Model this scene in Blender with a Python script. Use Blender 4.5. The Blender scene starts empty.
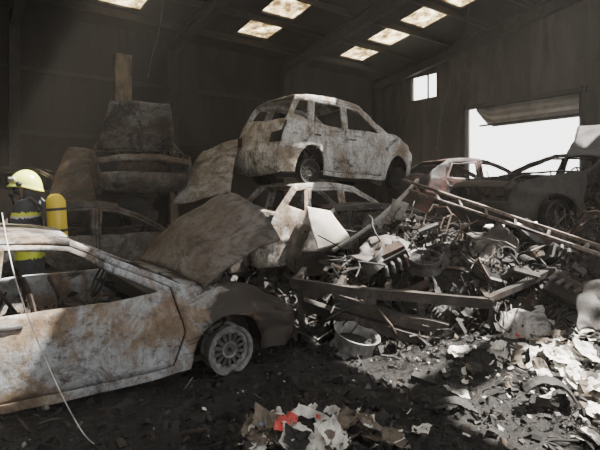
import bpy, bmesh, math, random
from mathutils import Vector, Matrix, noise, Euler
from mathutils.geometry import tessellate_polygon
R = random.Random(7)
CAMH = 1.65
F = 471.0
def PW(px, py, d):
    return Vector(((px-300)/F*d, d, CAMH-(py-190)/F*d))

# ---------------------------------------------------------------- materials
def nmat(name):
    m = bpy.data.materials.new(name); m.use_nodes = True
    nt = m.node_tree; b = nt.nodes['Principled BSDF']
    return m, nt, b
def ramp(nt, fac, stops):
    r = nt.nodes.new('ShaderNodeValToRGB'); e = r.color_ramp.elements
    while len(e) < len(stops): e.new(0.5)
    for i, (p, c) in enumerate(stops):
        e[i].position = p; e[i].color = (c[0], c[1], c[2], 1)
    nt.links.new(fac, r.inputs[0]); return r.outputs[0]
def nz(nt, scale, detail=6, rough=.6, loc=(0,0,0), sc=(1,1,1), dist=0.0):
    t = nt.nodes.new('ShaderNodeTexCoord'); mp = nt.nodes.new('ShaderNodeMapping')
    mp.inputs['Location'].default_value = loc; mp.inputs['Scale'].default_value = sc
    n = nt.nodes.new('ShaderNodeTexNoise'); n.inputs['Scale'].default_value = scale
    n.inputs['Detail'].default_value = detail; n.inputs['Roughness'].default_value = rough
    n.inputs['Distortion'].default_value = dist
    nt.links.new(t.outputs['Object'], mp.inputs[0]); nt.links.new(mp.outputs[0], n.inputs['Vector'])
    return n.outputs['Fac']
def mix(nt, fac, a, b, typ='MIX'):
    m = nt.nodes.new('ShaderNodeMix'); m.data_type = 'RGBA'; m.blend_type = typ
    if isinstance(fac, (int, float)): m.inputs[0].default_value = fac
    else: nt.links.new(fac, m.inputs[0])
    for s, v in ((6, a), (7, b)):
        if isinstance(v, tuple): m.inputs[s].default_value = (v[0], v[1], v[2], 1)
        else: nt.links.new(v, m.inputs[s])
    return m.outputs[2]
def bump(nt, b, fac, strength=.4, dist=.02):
    n = nt.nodes.new('ShaderNodeBump'); n.inputs['Strength'].default_value = strength
    n.inputs['Distance'].default_value = dist
    nt.links.new(fac, n.inputs['Height']); nt.links.new(n.outputs[0], b.inputs['Normal'])
def simple(name, col, rough=.7, metal=0, var=.4, scale=8):
    m, nt, b = nmat(name)
    f = nz(nt, scale)
    lo = tuple(c*(1-var) for c in col); hi = tuple(min(1, c*(1+var)) for c in col)
    nt.links.new(ramp(nt, f, [(.3, lo), (.7, hi)]), b.inputs['Base Color'])
    b.inputs['Roughness'].default_value = rough; b.inputs['Metallic'].default_value = metal
    bump(nt, b, nz(nt, scale*4), .3, .01)
    return m
def mth(nt, op, a, b_=None):
    n = nt.nodes.new('ShaderNodeMath'); n.operation = op
    for i, v in enumerate((a, b_)):
        if v is None: continue
        if isinstance(v, (int, float)): n.inputs[i].default_value = v
        else: nt.links.new(v, n.inputs[i])
    return n.outputs[0]
def burnt(name, light, tan, dark, soot=.5, seed=0., rough=.62, metal=.05, fx=None, fz=None, tanm=.54):
    """fire-scoured sheet metal: chalky ash, rust tan, brown bloom and soot."""
    m, nt, b = nmat(name)
    l = (seed*3.1, seed*7.7, seed)
    f1 = nz(nt, 1.5, 12, .72, l, dist=.9); f2 = nz(nt, 2.2, 14, .76, (l[0]+9, l[1], l[2]), (1, 1, 1.3), .8)
    f3 = nz(nt, 18, 8, .75, l); f4 = nz(nt, 5, 8, .75, (l[0], l[1]+5, l[2]), (1, 1, .30), .5)
    base = ramp(nt, f1, [(.36, light), (tanm-.07, tuple(c*.74 for c in light)), (tanm+.02, tan), (tanm+.14, tuple(c*.45 for c in tan))])
    base = mix(nt, ramp(nt, f4, [(.50, (0, 0, 0)), (.62, (.75, .75, .75))]), base, (tan[0]*.66, tan[1]*.52, tan[2]*.42))
    base = mix(nt, ramp(nt, f3, [(.49, (0, 0, 0)), (.67, (.85, .85, .85))]), base, tuple(c*.3 for c in tan))
    val = f2
    tc = nt.nodes.new('ShaderNodeTexCoord'); sp = nt.nodes.new('ShaderNodeSeparateXYZ'); nt.links.new(tc.outputs['Object'], sp.inputs[0])
    if fx is not None:
        g = nt.nodes.new('ShaderNodeMapRange'); g.inputs[1].default_value = fx; g.inputs[2].default_value = fx+.45; g.inputs[4].default_value = .19
        nt.links.new(sp.outputs[0], g.inputs[0]); val = mth(nt, 'SUBTRACT', val, g.outputs[0])
    if fz is not None:
        g = nt.nodes.new('ShaderNodeMapRange'); g.inputs[1].default_value = fz; g.inputs[2].default_value = fz+.3; g.inputs[4].default_value = .08
        nt.links.new(sp.outputs[2], g.inputs[0]); val = mth(nt, 'SUBTRACT', val, g.outputs[0])
    s = ramp(nt, val, [(.29+soot*.25, (1, 1, 1)), (.34+soot*.25, (.5, .5, .5)), (.39+soot*.25, (0, 0, 0))])
    base = mix(nt, s, base, dark)
    nt.links.new(base, b.inputs['Base Color'])
    b.inputs['Roughness'].default_value = rough; b.inputs['Metallic'].default_value = metal
    bump(nt, b, f3, .6, .014)
    return m

M = {}
M['char'] = simple('charred_black', (.009, .0085, .008), .7, 0, .6, 6)
M['soot'] = simple('soot_dark', (.018, .0165, .0155), .8, 0, .6, 6)
M['ash'] = simple('ash_grey', (.085, .08, .076), .9, 0, .6, 9)
M['ashl'] = simple('ash_light', (.36, .35, .33), .9, 0, .5, 9)
M['rust'] = simple('rusted_metal', (.055, .036, .026), .8, .1, .6, 7)
M['brown'] = simple('scorched_brown', (.035, .027, .021), .85, 0, .6, 7)
M['frame'] = burnt('scorched_frame_steel', (.10, .092, .082), (.05, .036, .027), (.014, .012, .011), .6, 31)
M['steel'] = simple('burnt_steel', (.085, .082, .08), .6, .3, .6, 7)
M['paper'] = simple('scorched_paper', (.70, .68, .63), .9, 0, .4, 12)
M['paperb'] = simple('charred_paper', (.14, .115, .09), .9, 0, .6, 12)
M['red'] = simple('red_plastic', (.45, .06, .05), .6, 0, .4, 9)
M['blue'] = simple('blue_wrapper', (.10, .16, .28), .6, 0, .4, 9)
M['rim'] = simple('fire_dulled_rim', (.20, .198, .195), .55, .2, .6, 14)
M['lsteel'] = simple('pale_burnt_steel', (.36, .35, .34), .6, .2, .4, 10)
M['cable'] = simple('cable_sheath', (.55, .55, .55), .5)
M['dcable'] = simple('dark_cable', (.02, .02, .02), .5)

# ---------------------------------------------------------------- helpers
def mesh_obj(name, vs, fs, mats, parent=None, mi=None, smooth=False):
    me = bpy.data.meshes.new(name); me.from_pydata([tuple(v) for v in vs], [], fs)
    for m in mats: me.materials.append(m)
    if mi: me.polygons.foreach_set('material_index', mi)
    if smooth: me.polygons.foreach_set('use_smooth', [True]*len(me.polygons))
    me.update(); o = bpy.data.objects.new(name, me); bpy.context.collection.objects.link(o)
    if parent: o.parent = parent
    return o
def empty(name, loc=(0, 0, 0), rot=(0, 0, 0), parent=None):
    o = bpy.data.objects.new(name, None); bpy.context.collection.objects.link(o)
    o.location = loc; o.rotation_euler = rot; o.empty_display_size = .2
    if parent: o.parent = parent
    return o
def solid(o, t, off=0):
    m = o.modifiers.new('thick', 'SOLIDIFY'); m.thickness = t; m.offset = off
def bev(o, w=.01, s=2):
    m = o.modifiers.new('bev', 'BEVEL'); m.width = w; m.segments = s; m.limit_method = 'ANGLE'
class Acc:
    def __init__(s): s.v = []; s.f = []; s.m = []
    def add(s, vs, fs, mi=0):
        n = len(s.v); s.v += vs; s.f += [tuple(i+n for i in f) for f in fs]; s.m += [mi]*len(fs)
    def box(s, c, d, mi=0, M3=None, jit=0., rnd=R):
        vs = []
        for x in (-1, 1):
            for y in (-1, 1):
                for z in (-1, 1):
                    v = Vector((x*d[0]/2, y*d[1]/2, z*d[2]/2))
                    if jit: v = Vector((v.x*(1+rnd.uniform(-jit, jit)), v.y*(1+rnd.uniform(-jit, jit)), v.z*(1+rnd.uniform(-jit, jit))))
                    if M3: v = M3 @ v
                    vs.append(v+Vector(c))
        s.add(vs, [(0, 1, 3, 2), (4, 6, 7, 5), (0, 4, 5, 1), (2, 3, 7, 6), (0, 2, 6, 4), (1, 5, 7, 3)], mi)
    def tube(s, pts, r, n=8, mi=0, caps=True):
        pts = [Vector(p) for p in pts]; vs = []; fs = []
        up = None
        for i, p in enumerate(pts):
            t = (pts[min(i+1, len(pts)-1)]-pts[max(i-1, 0)]).normalized()
            if up is None: up = t.orthogonal().normalized()
            up = (up - t*up.dot(t))
            if up.length < 1e-4: up = t.orthogonal()
            up.normalize(); w = t.cross(up)
            rr = r[i] if isinstance(r, (list, tuple)) else r
            for k in range(n):
                a = 2*math.pi*k/n
                vs.append(p+up*math.cos(a)*rr+w*math.sin(a)*rr)
        for i in range(len(pts)-1):
            for k in range(n):
                k2 = (k+1) % n
                fs.append((i*n+k, i*n+k2, (i+1)*n+k2, (i+1)*n+k))
        if caps:
            fs.append(tuple(range(n))[::-1]); fs.append(tuple((len(pts)-1)*n+k for k in range(n)))
        s.add(vs, fs, mi)
    def lathe(s, prof, n, mat, mi=0, closed=False):
        vs = []; fs = []
        for (r, h) in prof:
            for k in range(n):
                a = 2*math.pi*k/n
                vs.append(mat @ Vector((r*math.cos(a), r*math.sin(a), h)))
        L = len(prof)
        for i in range(L if closed else L-1):
            j = (i+1) % L
            for k in range(n):
                k2 = (k+1) % n
                fs.append((i*n+k, i*n+k2, j*n+k2, j*n+k))
        s.add(vs, fs, mi)
    def plate(s, c, w, h, M3, curl=.2, mi=0, n=3, th=0, rnd=R):
        vs = []; fs = []; k1 = rnd.uniform(-curl, curl); k2 = rnd.uniform(-curl, curl)
        sk = [rnd.uniform(.5, 1) for _ in range(4)]; dx = .06
        for i in range(n+1):
            for j in range(n+1):
                u = i/n*2-1; v = j/n*2-1
                q = sk[0]*(1-u)*(1-v)/4+sk[1]*(1+u)*(1-v)/4+sk[2]*(1-u)*(1+v)/4+sk[3]*(1+u)*(1+v)/4
                p = Vector((u*w/2*q+rnd.uniform(-dx, dx)*w, v*h/2*q+rnd.uniform(-dx, dx)*h, k1*w*u*u+k2*h*v*v+rnd.uniform(-.05, .05)*w))
                vs.append(M3 @ p+Vector(c))
        for i in range(n):
            for j in range(n):
                a = i*(n+1)+j; fs.append((a, a+1, a+n+2, a+n+1))
        s.add(vs, fs, mi)
    def obj(s, name, mats, parent=None, smooth=False):
        return mesh_obj(name, s.v, s.f, mats, parent, s.m, smooth)
def rmat(r=R, tilt=3.14):
    return Euler((r.uniform(-tilt, tilt), r.uniform(-tilt, tilt), r.uniform(-3.14, 3.14))).to_matrix()
def beam_between(acc, a, b, w, h, mi=0, ibeam=True, roll=0):
    a = Vector(a); b = Vector(b); t = (b-a); L = t.length; t.normalize()
    side = t.cross(Vector((0, 0, 1)))
    if side.length < .1: side = Vector((1, 0, 0))
    side.normalize(); up = side.cross(t)
    M3 = Matrix((t, side, up)).transposed() @ Matrix.Rotation(roll, 3, 'X')
    c = (a+b)/2
    if ibeam:
        f = max(.006, h*.1)
        acc.box(c+M3 @ Vector((0, 0, h/2-f/2)), (L, w, f), mi, M3)
        acc.box(c-M3 @ Vector((0, 0, h/2-f/2)), (L, w, f), mi, M3)
        acc.box(c, (L, f, h-2*f), mi, M3)
    else: acc.box(c, (L, w, h), mi, M3)
def bent_bar(acc, a, b, w, h, mi=0, sagz=.04, n=14, seed=0, side_amp=.008):
    a = Vector(a); b = Vector(b); t = (b-a).normalized(); sd = t.cross(Vector((0, 0, 1))).normalized(); vs = []; fs = []
    for i in range(n+1):
        u = i/n; p = a.lerp(b, u)+Vector((0, 0, -sagz*math.sin(math.pi*u)))
        nn = noise.noise_vector(Vector((u*4, seed, 1)))*side_amp*2
        p += nn; tw = .2*noise.noise(Vector((u*3, seed, 9)))
        up = (Vector((0, 0, 1))+sd*tw).normalized(); s2 = t.cross(up).normalized()
        for (x, y) in ((-1, -1), (1, -1), (1, 1), (-1, 1)): vs.append(p+s2*x*w/2+up*y*h/2)
    for i in range(n):
        for k in range(4):
            k2 = (k+1) % 4; fs.append((i*4+k, i*4+k2, i*4+4+k2, i*4+4+k))
    fs += [(0, 1, 2, 3), (n*4+3, n*4+2, n*4+1, n*4)]
    acc.add(vs, fs, mi)
def debris(acc, n, place, smin, smax, weights, rnd=R, types=(.4, .35, .25), flat=1.2, pw=2.6):
    mids = [k for k, w in weights]; ws = [w for k, w in weights]
    for _ in range(n):
        p = place(rnd)
        s = smin+(smax-smin)*rnd.random()**pw
        mi = rnd.choices(mids, ws)[0]
        ty = rnd.choices((0, 1, 2), types)[0]; M3 = rmat(rnd, flat)
        if ty == 0: acc.box(p, (s*rnd.uniform(.5, 1.2), s*rnd.uniform(.2, .8), s*rnd.uniform(.15, .6)), mi, M3, .35, rnd)
        elif ty == 1: acc.plate(p, s*rnd.uniform(.8, 1.6), s*rnd.uniform(.4, 1.1), M3, .35, mi, 3, 0, rnd)
        else:
            d = M3 @ Vector((1, 0, 0)); e = M3 @ Vector((0, .3, .2)); L = s*rnd.uniform(1, 3.2)
            acc.tube([p-d*L/2, p+e*s*.5, p+d*L/2], s*rnd.uniform(.03, .10), 6, mi)

# ---------------------------------------------------------------- building shell
C = Vector((2.9, 18.2, 0)); AV = Vector((-.8, -.6, 0)); BV = Vector((.6, -.8, 0))
EAVE = 5.9; SL = .16
def BP(a, b, z): return C+AV*a+BV*b+Vector((0, 0, z))
def roofz(b): return EAVE+SL*b
AMAX, BMAX = 19., 21.
def wallmat(name, c1, c2, c3):
    m, nt, b = nmat(name)
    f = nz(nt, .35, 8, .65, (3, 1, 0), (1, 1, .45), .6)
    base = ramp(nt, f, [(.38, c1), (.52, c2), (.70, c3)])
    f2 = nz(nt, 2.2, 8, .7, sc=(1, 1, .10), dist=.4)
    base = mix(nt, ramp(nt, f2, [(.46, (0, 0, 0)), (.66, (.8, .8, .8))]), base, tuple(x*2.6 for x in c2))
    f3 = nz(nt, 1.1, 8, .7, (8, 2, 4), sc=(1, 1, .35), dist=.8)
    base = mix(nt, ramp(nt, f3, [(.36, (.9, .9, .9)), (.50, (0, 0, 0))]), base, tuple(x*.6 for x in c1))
    nt.links.new(base, b.inputs['Base Color']); b.inputs['Roughness'].default_value = .9
    bump(nt, b, nz(nt, 12), .3, .02)
    return m
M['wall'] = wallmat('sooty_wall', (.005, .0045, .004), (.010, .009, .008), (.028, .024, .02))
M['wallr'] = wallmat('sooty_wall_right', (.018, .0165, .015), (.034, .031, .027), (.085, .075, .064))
M['roof'] = wallmat('sooty_roof', (.005, .0045, .004), (.008, .0075, .007), (.014, .013, .012))
def panel_cells(name, along, us, zs, hole, zt, mat, nrm):
    acc = Acc()
    for i in range(len(us)-1):
        for j in range(len(zs)-1):
            u0, u1, z0, z1 = us[i], us[i+1], zs[j], zs[j+1]
            if hole((u0+u1)/2, (z0+z1)/2): continue
            q = []
            for (u, z) in ((u0, z0), (u1, z0), (u1, z1), (u0, z1)):
                zz = zt(u) if j == len(zs)-2 and z == z1 else z
                q.append(along(u, zz))
            vs = q+[p+nrm*.18 for p in q]
            acc.add(vs, [(0, 1, 2, 3), (7, 6, 5, 4), (0, 4, 5, 1), (1, 5, 6, 2), (2, 6, 7, 3), (3, 7, 4, 0)], 0)
    return acc.obj(name, [mat])
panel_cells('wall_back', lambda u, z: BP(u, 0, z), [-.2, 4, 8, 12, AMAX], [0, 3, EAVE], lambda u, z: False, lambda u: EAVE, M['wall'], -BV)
DB0, DB1, DZ = 4.0, 7.45, 4.25
WB0, WB1, WZ0, WZ1 = 1.75, 2.85, 4.8, 5.65
def holeR(u, z):
    return (DB0 < u < DB1 and z < DZ) or (WB0 < u < WB1 and WZ0 < z < WZ1)
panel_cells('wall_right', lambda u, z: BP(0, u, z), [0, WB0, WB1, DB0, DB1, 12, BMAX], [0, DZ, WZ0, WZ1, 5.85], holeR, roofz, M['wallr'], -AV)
panel_cells('wall_left', lambda u, z: BP(AMAX, u, z), [0, 7, 14, BMAX], [0, 3, 5.5], lambda u, z: False, roofz, M['wall'], AV)
RD0, RD1, RDZ = 6.0, 14.5, 3.9
panel_cells('wall_rear', lambda u, z: BP(u, BMAX, z), [-.2, RD0, RD1, AMAX], [0, RDZ, 7], lambda u, z: RD0 < u < RD1 and z < RDZ, lambda u: roofz(BMAX), M['wall'], BV)
strips = [(1.75, 2.85, 0), (4.5, 5.65, 10.2), (5.65, 6.7, 0), (9.4, 10.4, 0), (13.2, 14.2, 0), (17., 18., 0)]  # second strip is an added unseen roof opening, letting sun onto the papers
segs = [(1.1+i*1.3, 1.1+i*1.3+.9) for i in range(15)]
acc = Acc(); sk = Acc()
aa = sorted(set([-.2, AMAX]+[x for s in strips for x in s[:2]])); bb = sorted(set([-.3, BMAX]+[x for s in segs for x in s]))
for i in range(len(aa)-1):
    for j in range(len(bb)-1):
        am = (aa[i]+aa[i+1])/2; bm = (bb[j]+bb[j+1])/2
        q = [BP(a, b, roofz(b)) for a, b in ((aa[i], bb[j]), (aa[i+1], bb[j]), (aa[i+1], bb[j+1]), (aa[i], bb[j+1]))]
        if any(s[0] < am < s[1] and bm > s[2] for s in strips) and any(s[0] < bm < s[1] for s in segs):
            if bm < 5.6: sk.add([p+Vector((0, 0, .05)) for p in q], [(0, 1, 2, 3)], 0)
            continue
        vs = q+[p+Vector((0, 0, .08)) for p in q]
        acc.add(vs, [(0, 1, 2, 3), (7, 6, 5, 4), (0, 4, 5, 1), (1, 5, 6, 2), (2, 6, 7, 3), (3, 7, 4, 0)], 0)
acc.obj('ceiling', [M['roof']])
m = bpy.data.materials.new('smoked_skylight_sheet'); m.use_nodes = True; nt = m.node_tree
nt.nodes.remove(nt.nodes['Principled BSDF'])
tl = nt.nodes.new('ShaderNodeBsdfTranslucent'); tp = nt.nodes.new('ShaderNodeBsdfTransparent'); mx = nt.nodes.new('ShaderNodeMixShader')
fs_ = nz(nt, 2.6, 10, .75)
nt.links.new(ramp(nt, fs_, [(.42, (.08, .05, .02)), (.52, (.50, .38, .19)), (.60, (.9, .78, .52))]), tl.inputs[0]); nt.links.new(ramp(nt, fs_, [(.42, (.04, .03, .015)), (.52, (.24, .18, .09)), (.62, (.85, .76, .56))]), tp.inputs[0])
mx.inputs[0].default_value = .4; nt.links.new(tp.outputs[0], mx.inputs[1]); nt.links.new(tl.outputs[0], mx.inputs[2]); nt.links.new(mx.outputs[0], nt.nodes['Material Output'].inputs[0])
sk.obj('window_2', [m])
acc = Acc()
for i in range(16):
    b = .95+i*1.3; beam_between(acc, BP(0, b, roofz(b)-.1), BP(AMAX, b, roofz(b)-.1), .06, .16)
acc.obj('roof_purlins', [M['char']])
acc = Acc()
for a in (.15, 4.4, 8.2, 12., 15.8):
    beam_between(acc, BP(a, .1, roofz(.1)-.35), BP(a, BMAX, roofz(BMAX)-.35), .18, .36)
    acc.box(BP(a, .2, (EAVE-.4)/2), (.22, .26, EAVE-.4), 0, Matrix.Rotation(math.atan2(.6, .8), 3, 'Z'))
acc.obj('roof_rafters_and_columns', [M['soot']])
acc = Acc()
for z in (1.5, 3.0, 4.5):
    beam_between(acc, BP(0, .12, z), BP(AMAX, .12, z), .06, .1, 0, False)
acc.obj('trim_girts', [M['char']])
m, nt, b = nmat('scorched_plaster')
nt.links.new(ramp(nt, nz(nt, 1.6, 10, .75, sc=(1, 1, .5)), [(.40, (.02, .018, .016)), (.58, (.20, .16, .11))]), b.inputs['Base Color'])
b.inputs['Roughness'].default_value = .9; M['plaster'] = m
acc = Acc(); acc.box(BP(9.55, .15, 2.6), (.42, .2, 5.2), 0, Matrix.Rotation(math.atan2(.6, .8), 3, 'Z'))
acc.obj('trim_plaster_pier', [M['plaster']])
acc = Acc()
for b_ in (DB0, DB1): beam_between(acc, BP(.05, b_, 0), BP(.05, b_, DZ+.1), .12, .12, 0, False)
beam_between(acc, BP(.05, DB0-.1, DZ), BP(.05, DB1+.1, DZ), .12, .14, 0, False)
beam_between(acc, BP(.05, DB0+.5, DZ-.62), BP(.05, DB1, DZ-.62), .05, .05, 0, False)
acc.obj('trim_door_frame', [M['soot']])
acc = Acc()
q = []; n = 16
for i in range(n+1):
    t = i/n; bq = DB0+.35+(DB1-DB0-.4)*t; drop = .62*min(1, t*6+.1)
    for k in range(7):
        s = k/6; q.append(BP(-.04*(k % 2), bq, DZ-.06-drop*s))
fs = [(i*7+k, i*7+k+1, (i+1)*7+k+1, (i+1)*7+k) for i in range(n) for k in range(6)]
acc.add(q, fs, 0)
M['shutter'] = simple('shutter_metal', (.30, .29, .27), .6, .1, .3, 3)
o = acc.obj('door_1', [M['shutter']]); solid(o, .02)
acc = Acc()
for (b0, z0, b1, z1) in ((WB0, WZ0, WB1, WZ0), (WB0, WZ1, WB1, WZ1), (WB0+.72, WZ0, WB0+.72, WZ1), (WB0, WZ0, WB0, WZ1), (WB1, WZ0, WB1, WZ1)):
    beam_between(acc, BP(-.05, b0, z0), BP(-.05, b1, z1), .05, .05, 0, False)
acc.obj('window_1', [M['soot']])
M['yard'] = simple('yard_concrete', (.75, .73, .69), .8, 0, .1, 2)
acc = Acc(); acc.box(BP(-16, 4, -.12), (30, 60, .1), 0, Matrix.Rotation(math.atan2(.6, .8), 3, 'Z')); acc.obj('yard_ground', [M['yard']])

# ---------------------------------------------------------------- ground height function
def sst(a, b, x):
    t = max(0, min(1, (x-a)/(b-a))); return t*t*(3-2*t)
def H(x, y):
    h = .02+.03*noise.noise(Vector((x*1.3, y*1.3, 0)))+.02*noise.noise(Vector((x*5, y*5, 3)))
    fy = 5.15-.55*sst(1.4, 3.0, x)
    m = sst(.0, .7, x)*sst(fy, fy+.55, y)*(1-sst(8.0, 9.0, y))*(1-sst(6.5, 8, x))
    m *= 1-.55*sst(6.6, 7.4, y)*(1-sst(2.2, 3.2, x))
    top = .66+.36*math.exp(-((x-1.75)/.7)**2-((y-6.2)/.7)**2)+.18*noise.noise(Vector((x*1.1+4, y*1.1, 1)))+.16*noise.noise(Vector((x*3.1, y*3.1, 8)))
    top += .20*sst(2.4, 3.4, x)
    h += m*top
    h += .20*sst(.7, 1.8, x)*sst(3.3, 4.6, y)*(1-m)
    h += .25*sst(7.6, 9, y)*(1-m)*sst(-9, -3, y)*sst(-1.5, 0, x)
    return h
def grid(name, x0, x1, y0, y1, nx, ny, fn, mats):
    vs = []; fs = []
    for j in range(ny+1):
        for i in range(nx+1):
            x = x0+(x1-x0)*i/nx; y = y0+(y1-y0)*j/ny; vs.append((x, y, fn(x, y)))
    for j in range(ny):
        for i in range(nx):
            a = j*(nx+1)+i; fs.append((a, a+1, a+nx+2, a+nx+1))
    return mesh_obj(name, vs, fs, mats, smooth=True)
m, nt, b = nmat('ash_floor')
f = nz(nt, 1.1, 10, .7); f2 = nz(nt, 22, 8, .7); f3 = nz(nt, 60, 6, .7)
base = ramp(nt, f, [(.35, (.004, .0037, .0034)), (.55, (.009, .008, .0075)), (.75, (.022, .02, .017))])
base = mix(nt, ramp(nt, f2, [(.58, (0, 0, 0)), (.70, (.8, .8, .8))]), base, (.04, .036, .032))
base = mix(nt, ramp(nt, f3, [(.62, (0, 0, 0)), (.70, (.8, .8, .8))]), base, (.18, .17, .16))
nt.links.new(base, b.inputs['Base Color']); nt.links.new(ramp(nt, f, [(.40, (.18, .18, .18)), (.55, (.65, .65, .65))]), b.inputs['Roughness'])
bump(nt, b, f2, 1.0, .05); M['floor'] = m
grid('floor', -14, 16, -6, 22, 60, 56, lambda x, y: -.05, [M['floor']])
grid('ash_covered_ground', -4.5, 6.5, 1.5, 12, 260, 250, lambda x, y: H(x, y)+.03*noise.noise(Vector((x*14, y*14, 2)))+.014*noise.noise(Vector((x*40, y*40, 2))), [M['floor']])

# ---------------------------------------------------------------- cars
def catmull(p, n=4):
    if len(p) < 3: return p
    out = []
    for i in range(len(p)-1):
        p0 = p[max(i-1, 0)]; p1 = p[i]; p2 = p[i+1]; p3 = p[min(i+2, len(p)-1)]
        for k in range(n):
            t = k/n
            out.append(tuple(.5*((2*p1[a])+(-p0[a]+p2[a])*t+(2*p0[a]-5*p1[a]+4*p2[a]-p3[a])*t*t+(-p0[a]+3*p1[a]-3*p2[a]+p3[a])*t**3) for a in (0, 1)))
    out.append(p[-1]); return out
HATCH = dict(
 front=[(1.82, .24), (1.93, .35), (1.95, .5), (1.90, .65), (1.82, .74)],
 hood=[(1.82, .74), (1.5, .84), (1.1, .9), (.75, .94)],
 roof=[(-.1, 1.38), (-.5, 1.43), (-.95, 1.43), (-1.4, 1.37)],
 tail=[(-1.75, 1.0), (-1.86, .8), (-1.9, .62), (-1.96, .5), (-1.93, .3), (-1.85, .24)],
 belt=.93, top=1.43, L=3.9, w=1.64, wheels=(1.2, -1.2), wr=.35)
HATCH['doors3'] = [([(-.62, .27), (.68, .27), (.78, .55), (.66, .93), (-.09, 1.325), (-.56, 1.37), (-.64, .93)],
                    [(.55, .91), (-.10, 1.28), (-.52, 1.32), (-.58, .87)])]
HATCH['q3'] = [[(-.72, .97), (-.66, 1.35), (-1.22, 1.33), (-1.52, 1.12), (-1.48, 1.0)]]
HATCH['doors5'] = [([(-.38, .27), (.68, .27), (.78, .55), (.66, .93), (-.09, 1.325), (-.36, 1.36)],
                    [(.55, .95), (-.09, 1.28), (-.31, 1.31), (-.33, .95)]),
                   ([(-.42, .27), (-.80, .27), (-.86, .50), (-1.0, .72), (-1.14, .95), (-1.08, 1.36), (-.40, 1.37)],
                    [(-.47, .95), (-.45, 1.32), (-1.02, 1.31), (-1.07, .97)])]
HATCH['q5'] = [[(-1.21, .99), (-1.17, 1.31), (-1.32, 1.30), (-1.52, 1.09)]]
# compact, upright hatchback: steep tail and short bonnet
MINI = dict(HATCH)
MINI.update(hood=[(1.62, .78), (1.42, .88), (1.15, .94), (.88, .97)], front=[(1.66, .24), (1.75, .35), (1.77, .5), (1.72, .66), (1.62, .78)],
 roof=[(.12, 1.36), (-.25, 1.43), (-.85, 1.44), (-1.5, 1.36)], tail=[(-1.76, .98), (-1.84, .8), (-1.86, .62), (-1.92, .5), (-1.90, .3), (-1.82, .24)])
MINI['doors5'] = [([(-.30, .27), (.68, .27), (.79, .55), (.72, .95), (.10, 1.30), (-.28, 1.36)],
                    [(.62, .96), (.08, 1.26), (-.23, 1.31), (-.25, .94)]),
                   ([(-.34, .27), (-.80, .27), (-.86, .50), (-1.0, .72), (-1.20, .95), (-1.10, 1.36), (-.32, 1.37)],
                    [(-.39, .94), (-.37, 1.32), (-1.04, 1.31), (-1.13, .97)])]
MINI['q5'] = [[(-1.28, 1.0), (-1.22, 1.30), (-1.42, 1.28), (-1.58, 1.08)]]
SEDAN = dict(HATCH)
SEDAN.update(roof=[(-.1, 1.34), (-.45, 1.39), (-.85, 1.38), (-1.1, 1.33)],
 tail=[(-1.62, 1.0), (-2.05, .95), (-2.12, .8), (-2.15, .55), (-2.1, .3), (-2.0, .24)], L=4.2, top=1.39)
SEDAN['doors5'] = [([(-.38, .27), (.68, .27), (.78, .55), (.66, .92), (-.09, 1.29), (-.36, 1.32)],
                    [(.53, .94), (-.09, 1.25), (-.31, 1.27), (-.33, .95)]),
                   ([(-.42, .27), (-.80, .27), (-.86, .50), (-1.0, .72), (-1.2, .93), (-1.02, 1.28), (-.40, 1.33)],
                    [(-.47, .95), (-.45, 1.28), (-.98, 1.25), (-1.12, .97)])]
SEDAN['q5'] = []
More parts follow.
